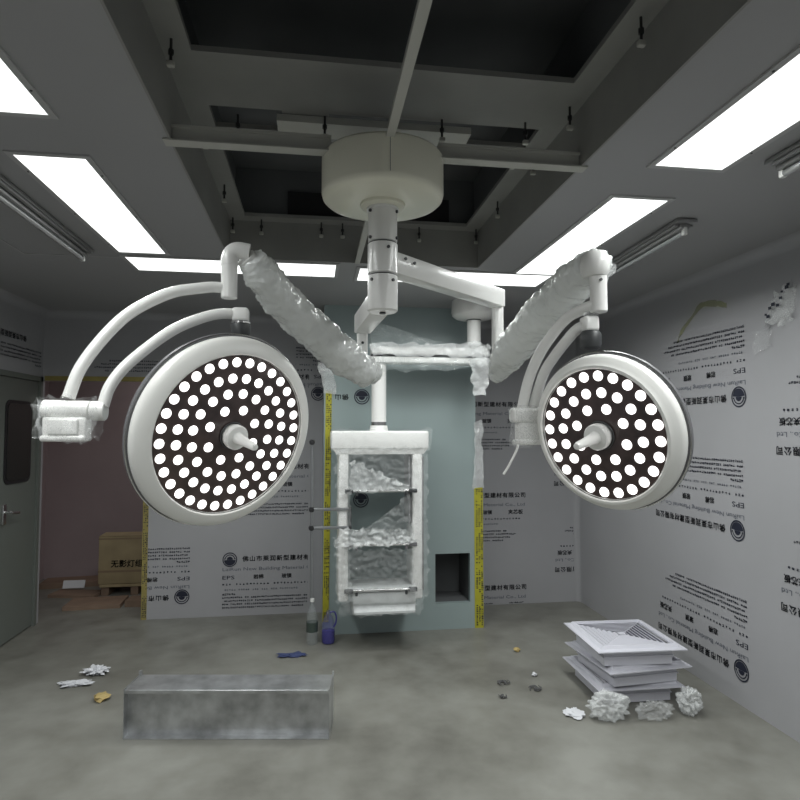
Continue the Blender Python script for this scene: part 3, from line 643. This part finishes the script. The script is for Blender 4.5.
# drip pole with its brackets
pole = MB().cyl((-.012, Yf, .40), (-.012, Yf, 1.53), .009, n=14).build('drip_pole', 'alu_dark', Pd) if 'alu_dark' in M else None
if pole is None:
    M['alu_dark'] = mat('grey_steel', (.30, .31, .32), .35, metal=.7)
    pole = MB().cyl((-.012, Yf, .40), (-.012, Yf, 1.53), .009, n=14).build('drip_pole', 'alu_dark', Pd)
for z in (1.025, .893):
    MB().bbox((0, Yf - .012, z - .011), (.27, Yf + .012, z + .011), .004, 2).build('pole_bracket', 'alu_dark', Pd)
for z in (1.51, 1.025, .893): MB().lathe([(0, -.03), (.018, -.028), (.022, -.01), (.018, .012), (0, .014)], Matrix.Translation((-.012, Yf, z)) @ Matrix.Rotation(PI / 2, 4, 'X'), 16).build('clamp_knob', 'black', Pd)
MB().box((.255, Yf - .02, .88), (.275, Yf + .02, 1.04)).build('bracket_plate', 'collar', Pd, smooth=0)
# film on the pendant (creased)
yf = Yf - .065
for i, (c, m_, am, nu, nv, fs) in enumerate((
    (((.18, yf, 1.14), (.74, yf, 1.17), (.80, yf, 1.47), (.19, yf, 1.47)), 'film', .014, 60, 40, 20),
    (((.12, yf + .015, 1.44), (.85, yf + .015, 1.45), (.85, yf + .015, 1.60), (.12, yf + .015, 1.60)), 'film', .010, 44, 12, 9),
    (((.255, yf, .80), (.72, yf, .79), (.70, yf, 1.13), (.50, yf, .98)), 'film', .016, 50, 36, 22),
    (((.14, yf - .01, .755), (.75, yf, .78), (.66, yf, .87), (.20, yf - .01, .90)), 'filmwhite', .022, 50, 16, 24),
    (((.17, yf - .01, .37), (.27, yf, .38), (.26, yf, .86), (.15, yf - .01, .84)), 'film', .014, 16, 46, 22),
    (((.21, yf, .47), (.73, yf, .46), (.72, yf, .74), (.22, yf, .74)), 'film', .014, 56, 32, 20),
    (((.70, yf, .36), (.83, yf + .02, .38), (.83, yf + .02, 1.44), (.72, yf, 1.44)), 'film', .018, 12, 50, 15),
    (((.20, yf, .27), (.79, yf, .27), (.80, yf, .45), (.18, yf, .46)), 'film', .022, 44, 14, 12),
    (((.17, yf, .92), (.26, yf, .92), (.26, yf, 1.46), (.15, yf, 1.46)), 'film', .016, 10, 36, 14),
    (((.25, yf, 1.16), (.72, yf, 1.165), (.64, yf, 1.21), (.27, yf, 1.38)), 'filmwhite', .02, 36, 12, 18))):
    sheet('plastic_film', c, nu, nv, am, m_, Pd, 20 + i, fs=fs, rag=.03)
ya = PY - .085
for i, (c, m_, am, nu, nv, fs) in enumerate((
    (((.42, ya, 2.155), (1.28, ya, 2.155), (1.25, ya, 2.26), (.42, ya, 2.24)), 'filmwhite', .012, 50, 8, 9),
    (((.46, ya, 2.03), (1.32, ya, 2.08), (1.32, ya, 2.15), (.44, ya, 2.15)), 'sheer', .02, 50, 10, 7),
    (((.44, ya, 2.22), (.98, ya, 2.24), (.62, ya, 2.36), (.38, ya, 2.42)), 'sheer', .03, 30, 12, 7),
    (((1.20, ya, 1.86), (1.29, ya, 1.85), (1.34, ya, 2.15), (1.18, ya, 2.15)), 'filmwhite', .02, 12, 26, 9),
    (((1.14, ya, 2.15), (1.34, ya, 2.15), (1.32, ya, 2.25), (1.16, ya, 2.27)), 'filmwhite', .02, 18, 12, 14))):
    sheet('plastic_film', c, nu, nv, am, m_, Pd, 40 + i, fs=fs, rag=.03)

# ---------------------------------------------------------------- things on the floor
# square ceiling diffusers, stacked
def diffuser(loc, rz, label):
    t = thing('air_diffuser', (0, 0, 0), label, 'air grille', 'square air diffusers stacked on the floor')
    a = .265; fz = .10
    m_ = MB(); vs = []; prof = [(a, .094), (a, .100), (a - .03, .106), (a - .042, .120), (a - .052, .120), (a - .055, .108)]
    for h_, z in prof: vs += [(-h_, -h_, z), (h_, -h_, z), (h_, h_, z), (-h_, h_, z)]
    vs += [(-a + .05, -a + .05, .094), (a - .05, -a + .05, .094), (a - .05, a - .05, .094), (-a + .05, a - .05, .094)]
    fs = []
    for i in range(len(prof) - 1):
        for k in range(4): fs.append((i * 4 + k, i * 4 + (k + 1) % 4, (i + 1) * 4 + (k + 1) % 4, (i + 1) * 4 + k))
    n = len(prof) * 4
    for k in range(4): fs.append((k, (k + 1) % 4, n + (k + 1) % 4, n + k))
    m_.add(vs, fs); m_.build('face_frame', 'grille', t, smooth=.3)
    lv = MB(); h_ = a - .056
    while h_ > .03:
        vs = []
        for hh, z in ((h_, .101), (h_ - .001, .103), (h_ - .009, .112), (h_ - .011, .110)): vs += [(-hh, -hh, z), (hh, -hh, z), (hh, hh, z), (-hh, hh, z)]
        lv.add(vs, [(i * 4 + k, i * 4 + (k + 1) % 4, (i + 1) * 4 + (k + 1) % 4, (i + 1) * 4 + k) for i in range(3) for k in range(4)]); h_ -= .024
    for s1 in (-1, 1):
        for s2 in (-1, 1): lv.beam((s1 * .01, s2 * .01, .104), (s1 * (a - .055), s2 * (a - .055), .104), .004, .008, .001)
    lv.box((-.02, -.02, .10), (.02, .02, .112)); lv.build('louver', 'grille', t, smooth=.3)
    MB().box((-a + .06, -a + .06, .088), (a - .06, a - .06, .092)).build('inner_plate', 'grilledark', t, smooth=0)
    b_ = MB(); c = .205
    for q0, q1 in (((-c, -c), (c, -c + .004)), ((-c, c - .004), (c, c)), ((-c, -c + .004), (-c + .004, c - .004)), ((c - .004, -c + .004), (c, c - .004))): b_.box((*q0, 0.001), (*q1, .094))
    for q0, q1 in (((-c - .006, -c - .006), (c + .006, -c)), ((-c - .006, c), (c + .006, c + .006)), ((-c - .006, -c), (-c, c)), ((c, -c), (c + .006, c))): b_.box((*q0, .045), (*q1, .052))
    b_.build('collar', 'grille', t, smooth=0)
    t.location = loc; t.rotation_euler = (0, 0, rz); return t
d1 = diffuser((1.895, 3.575, .005), math.radians(-1), 'square white air diffuser at the bottom of the stack, wrapped in crumpled plastic')
d2 = copy_tree(d1); d2.location = (1.905, 3.53, .125); d2.rotation_euler = (0, 0, math.radians(4.5)); d2['label'] = 'square white air diffuser in the middle of the stack of three'
d3 = copy_tree(d1); d3.location = (1.872, 3.505, .245); d3.rotation_euler = (0, 0, math.radians(-2.5)); d3['label'] = 'square white air diffuser on top of the stack, concentric louvres facing up'

def crumple(name, c, size, m, label, cat, seed, sub=4, sq=.6, parent=None, freq=2.2, amp=.55, sm=.5):
    bm = bmesh.new(); bmesh.ops.create_icosphere(bm, subdivisions=sub, radius=1); mb = MB(); vs = []
    for v in bm.verts:
        q = v.co * freq + Vector((seed * 5.3, seed, 0)); d_ = 1 + amp * (abs(noise.noise(q)) * 2 - .4) + amp * .5 * noise.noise(q * 2.5) + amp * .25 * noise.noise(q * 6)
        p = Vector((v.co.x * size[0] * d_, v.co.y * size[1] * d_, max(-size[2] * .92, v.co.z * size[2] * d_)))
        vs.append(Vector(c) + Vector((0, 0, size[2] * .93)) + p)
    mb.add(vs, [tuple(v.index for v in f.verts) for f in bm.faces]); bm.free(); o = mb.build(name, m, parent, smooth=sm)
    return tag(o, label, cat) if label else o
crumple('plastic_bag', (1.63, 3.21, .0), (.105, .055, .075), 'filmwhite', 'crumpled white plastic film lump in front of the stacked diffusers', 'plastic bag', 3, 5, freq=2.3, amp=.38, sm=1.4)
crumple('plastic_bag', (1.88, 3.18, .0), (.095, .05, .045), 'film', 'long crumple of clear plastic film along the front of the diffuser stack', 'plastic bag', 9, 5, freq=2.5, amp=.4, sm=1.4)
crumple('plastic_bag', (2.11, 3.20, .0), (.06, .06, .07), 'filmwhite', 'crumpled plastic at the right corner of the diffuser stack near the wall', 'plastic bag', 14, 5, freq=2.2, amp=.38, sm=1.4)
crumple('plastic_bag', (1.46, 3.28, .0), (.05, .05, .012), 'paper', 'small flat scrap of plastic left of the crumpled film by the diffusers', 'plastic scrap', 17, 3)

# sheet-metal trough in the foreground
tr = thing('metal_channel', (-.425, 3.38, 0), 'galvanised sheet-metal channel lying on the floor in the foreground', 'metal channel')
tm = Matrix.Translation((-.425, 3.38, 0)) @ Matrix.Rotation(math.radians(-8.1), 4, 'Z')
a = MB(); Lh, Dh, Ht = .53, .10, .25
a.bbox((-Lh, -Dh, Ht - .004), (Lh, Dh, Ht), .0015, 1, tm); a.box((-Lh, Dh - .003, 0), (Lh, Dh, Ht - .004), tm); a.box((-Lh, -Dh + .045, 0), (Lh, -Dh + .048, Ht - .004), tm)
a.box((-Lh, -Dh, Ht - .018), (Lh, -Dh + .003, Ht - .004), tm); a.box((-Lh, -Dh, 0), (Lh, -Dh + .046, .004), tm); a.build('channel_body', 'zinc', tr, smooth=.3)
a = MB()
for s_ in (-1, 1): a.box((s_ * Lh, -Dh, 0), (s_ * (Lh + .004), Dh, Ht + .004), tm)
a.box((-Lh - .004, Dh - .02, Ht), (-Lh + .01, Dh, Ht + .025), tm); a.box((Lh - .002, Dh - .02, Ht), (Lh + .006, Dh, Ht + .02), tm)
a.build('end_flange', 'zinc', tr, smooth=.3)

# bottles
bt = thing('water_bottle', (-.003, 4.62, 0), 'clear plastic water bottle with dark label standing left of the yellow tape', 'bottle')
Tb = Matrix.Translation((-.003, 4.62, 0))
MB().lathe([(0, .012), (.02, .004), (.036, .002), (.042, .012), (.043, .09), (.040, .10), (.043, .11), (.043, .20), (.038, .235), (.022, .275), (.014, .295), (.0135, .318)], Tb, 28).build('bottle_body', 'clear', bt)
MB().lathe([(.0436, .095), (.0436, .165)], Tb, 28, caps=False).build('bottle_label', 'water', bt)
MB().cyl((-.003, 4.62, .312), (-.003, 4.62, .335), .0155, n=20).build('bottle_cap', 'white', bt)
bj = thing('blue_jug', (.118, 4.62, 0), 'translucent jug with blue liquid and handle at the foot of the yellow tape', 'jug')
Tj = Matrix.Translation((.118, 4.62, 0))
MB().lathe([(0, .004), (.044, .004), (.050, .015), (.050, .12), (.046, .15), (.034, .19), (.018, .215), (.016, .24), (0, .241)], Tj, 28).build('jug_body', 'bluefilm', bj)
MB().lathe([(0, .007), (.043, .007), (.047, .018), (.047, .095), (0, .10)], Tj, 28).build('jug_liquid', 'blue', bj)
MB().tube(spline([(.13, 4.60, .232), (.160, 4.60, .235), (.176, 4.60, .20), (.172, 4.60, .15), (.155, 4.60, .125)]), .0055, 10).build('jug_handle', 'blue', bj)

# carton stack beyond the doorway
ct = thing('carton_box', (-1.72, 6.4, .10), 'large brown carton with black Chinese lettering beyond the open doorway', 'carton')
MB().bbox((-2.045, 6.2, .115), (-1.40, 6.40, .57), .006, 2).build('carton_body', 'carton', ct)
a = MB(); a.add([(-2.045, 6.2, .572), (-1.40, 6.2, .572), (-1.40, 6.40, .578), (-2.045, 6.40, .578)], [(0, 1, 2, 3)]); a.build('carton_flap', 'carton', ct, smooth=0)
a = MB(); v_, f__ = text_geo('无影灯组件', .074, 0, 0, 0); a.add([Vector((-1.93 + v.x, 6.197, .30 + v.y)) for v in v_], f__); a.build('carton_lettering', 'black', ct, smooth=0)
MB().box((-2.046, 6.196, .225), (-1.40, 6.2, .245)).box((-2.046, 6.196, .54), (-1.40, 6.2, .552)).build('packing_tape', 'tape', ct, smooth=0)
pt = thing('wood_pallet', (-1.72, 6.4, 0), 'low slatted wooden base under the large lettered carton', 'pallet')
a = MB(); a.box((-2.03, 6.20, .085), (-1.40, 6.62, .112)); a.build('deck_board', 'carton', pt, smooth=0)
for x in (-2.02, -1.75, -1.47): MB().box((x, 6.22, 0), (x + .07, 6.60, .084)).build('runner', 'cartonflat', pt, smooth=0)
a = MB(); a.box((0, 0, 0), (.48, .30, .035), Matrix.Translation((-2.19, 5.75, .0)) @ Matrix.Rotation(.05, 4, 'Z')); a = a.build('flat_carton', 'cartonflat', smooth=0); tag(a, 'flattened brown carton lying on the floor in the doorway', 'carton')
a = MB(); a.box((0, 0, 0), (.38, .16, .06), Matrix.Translation((-1.68, 5.80, 0)) @ Matrix.Rotation(-.1, 4, 'Z')); a = a.build('flat_carton', 'cartonflat', smooth=0); tag(a, 'dark folded carton right of the flat one, below the lettered carton', 'carton')
a = MB(); a.box((0, 0, 0), (.60, .28, .05), Matrix.Translation((-2.72, 6.55, 0)) @ Matrix.Rotation(.1, 4, 'Z')); a = a.build('flat_carton', 'cartonflat', smooth=0); tag(a, 'flattened carton against the pink corridor wall, far left', 'carton')
a = MB(); a.box((0, 0, 0), (.20, .01, .075), Matrix.Translation((-2.42, 6.35, .052)) @ Matrix.Rotation(-.35, 4, 'X')); a = a.build('paper_sheet', 'paper', smooth=0); tag(a, 'small white sheet leaning on flattened carton in the corridor', 'paper')
a = MB(); a.box((0, 0, 0), (.45, .20, .03), Matrix.Translation((-2.50, 6.22, 0)) @ Matrix.Rotation(-.2, 4, 'Z')); a = a.build('flat_carton', 'cartonflat', smooth=0); tag(a, 'flattened carton between the corridor sheet of paper and the doorway', 'carton')

crumple('crumpled_paper', (-1.405, 4.27, 0), (.06, .05, .022), 'paper', 'crumpled white paper on the floor at the left, the upper piece', 'paper', 21, 4, amp=.7)
crumple('crumpled_paper', (-1.47, 4.10, 0), (.085, .04, .012), 'paper', 'flat torn white paper on the floor at the left, the lower piece', 'paper', 25, 4, amp=.6)
crumple('wood_scrap', (-1.24, 3.86, 0), (.04, .05, .02), 'stick', 'small tan scrap on the floor left of the metal channel', 'scrap', 27, 2)
crumple('blue_scrap', (-.14, 4.40, 0), (.085, .035, .008), 'bluerag', 'flat dark blue scrap on the floor below the water bottle', 'scrap', 29, 3, amp=.7)
def lint(x, y, r, label, seed):
    rng = random.Random(seed); m_ = MB()
    for k in range(9):
        a0 = rng.random() * 6.3; p = [Vector((x, y, .008))]
        for j_ in range(4): p.append(Vector((x + math.cos(a0 + j_ * .9) * r * (j_ + 1) / 4, y + math.sin(a0 + j_ * .9) * r * (j_ + 1) / 4, .004 + rng.random() * .012)))
        m_.tube(spline(p, 3), .003, 5)
    tag(m_.build('wire_scrap', 'lint'), label, 'scrap')
lint(1.20, 3.73, .045, 'dark tangle of scrap on the floor right of the channel, leftmost of three', 3)
lint(1.36, 3.62, .04, 'dark tangle of scrap on the floor, nearest the crumpled plastic', 5)
lint(1.13, 3.55, .025, 'small dark speck of scrap on the floor near the lower picture edge', 8)
crumple('plaster_crumb', (1.43, 3.82, 0), (.018, .016, .012), 'paper', 'tiny white crumb on the floor left of the diffuser stack', 'crumb', 31, 2)
crumple('plaster_crumb', (1.46, 4.25, 0), (.022, .02, .018), 'stick', 'tiny tan crumb on the floor behind the diffuser stack', 'crumb', 33, 2)
# torn film left on the right wall
o = sheet('torn_film', ((X1 - .012, 2.98, 2.19), (X1 - .012, 2.78, 2.16), (X1 - .012, 2.74, 2.36), (X1 - .012, 2.92, 2.32)), 14, 12, .012, 'filmwhite', seed=51, fs=16, rag=.06); tag(o, 'crumpled film scrap clinging to the right wall, upper one, with dark print', 'film')
for k in range(9):
    rng = random.Random(k); yy = 2.76 + .022 * k + rng.uniform(-.01, .01); zz = 2.34 - .017 * k + rng.uniform(-.02, .02); s_ = rng.uniform(.012, .026)
    MB().box((X1 - .030, yy, zz), (X1 - .027, yy + s_, zz + s_ * .8)).build('print_fragment', 'ink', o, smooth=0)
o = sheet('torn_film', ((X1 - .012, 3.05, 2.06), (X1 - .012, 2.93, 2.04), (X1 - .012, 2.92, 2.16), (X1 - .012, 3.03, 2.14)), 10, 10, .010, 'film', seed=53, fs=18, rag=.05); tag(o, 'small clear film scrap clinging to the right wall, lower one', 'film')
gs = MB(); P_ = spline([(X1 - .003, 3.78, 2.20), (X1 - .003, 3.74, 2.26), (X1 - .003, 3.62, 2.34), (X1 - .003, 3.52, 2.40), (X1 - .003, 3.38, 2.385), (X1 - .003, 3.28, 2.35)], 6)
rng = random.Random(4); vs = []
for p in P_:
    w_ = .012 + .012 * rng.random(); vs += [p - Vector((0, 0, w_)), p + Vector((0, 0, w_))]
gs.add(vs, [(2 * i, 2 * i + 1, 2 * i + 3, 2 * i + 2) for i in range(len(P_) - 1)]); gs.build('glue_residue', 'glue', wr, smooth=0)
for o in list(S.objects):
    if o.type == 'FONT': bpy.data.objects.remove(o)
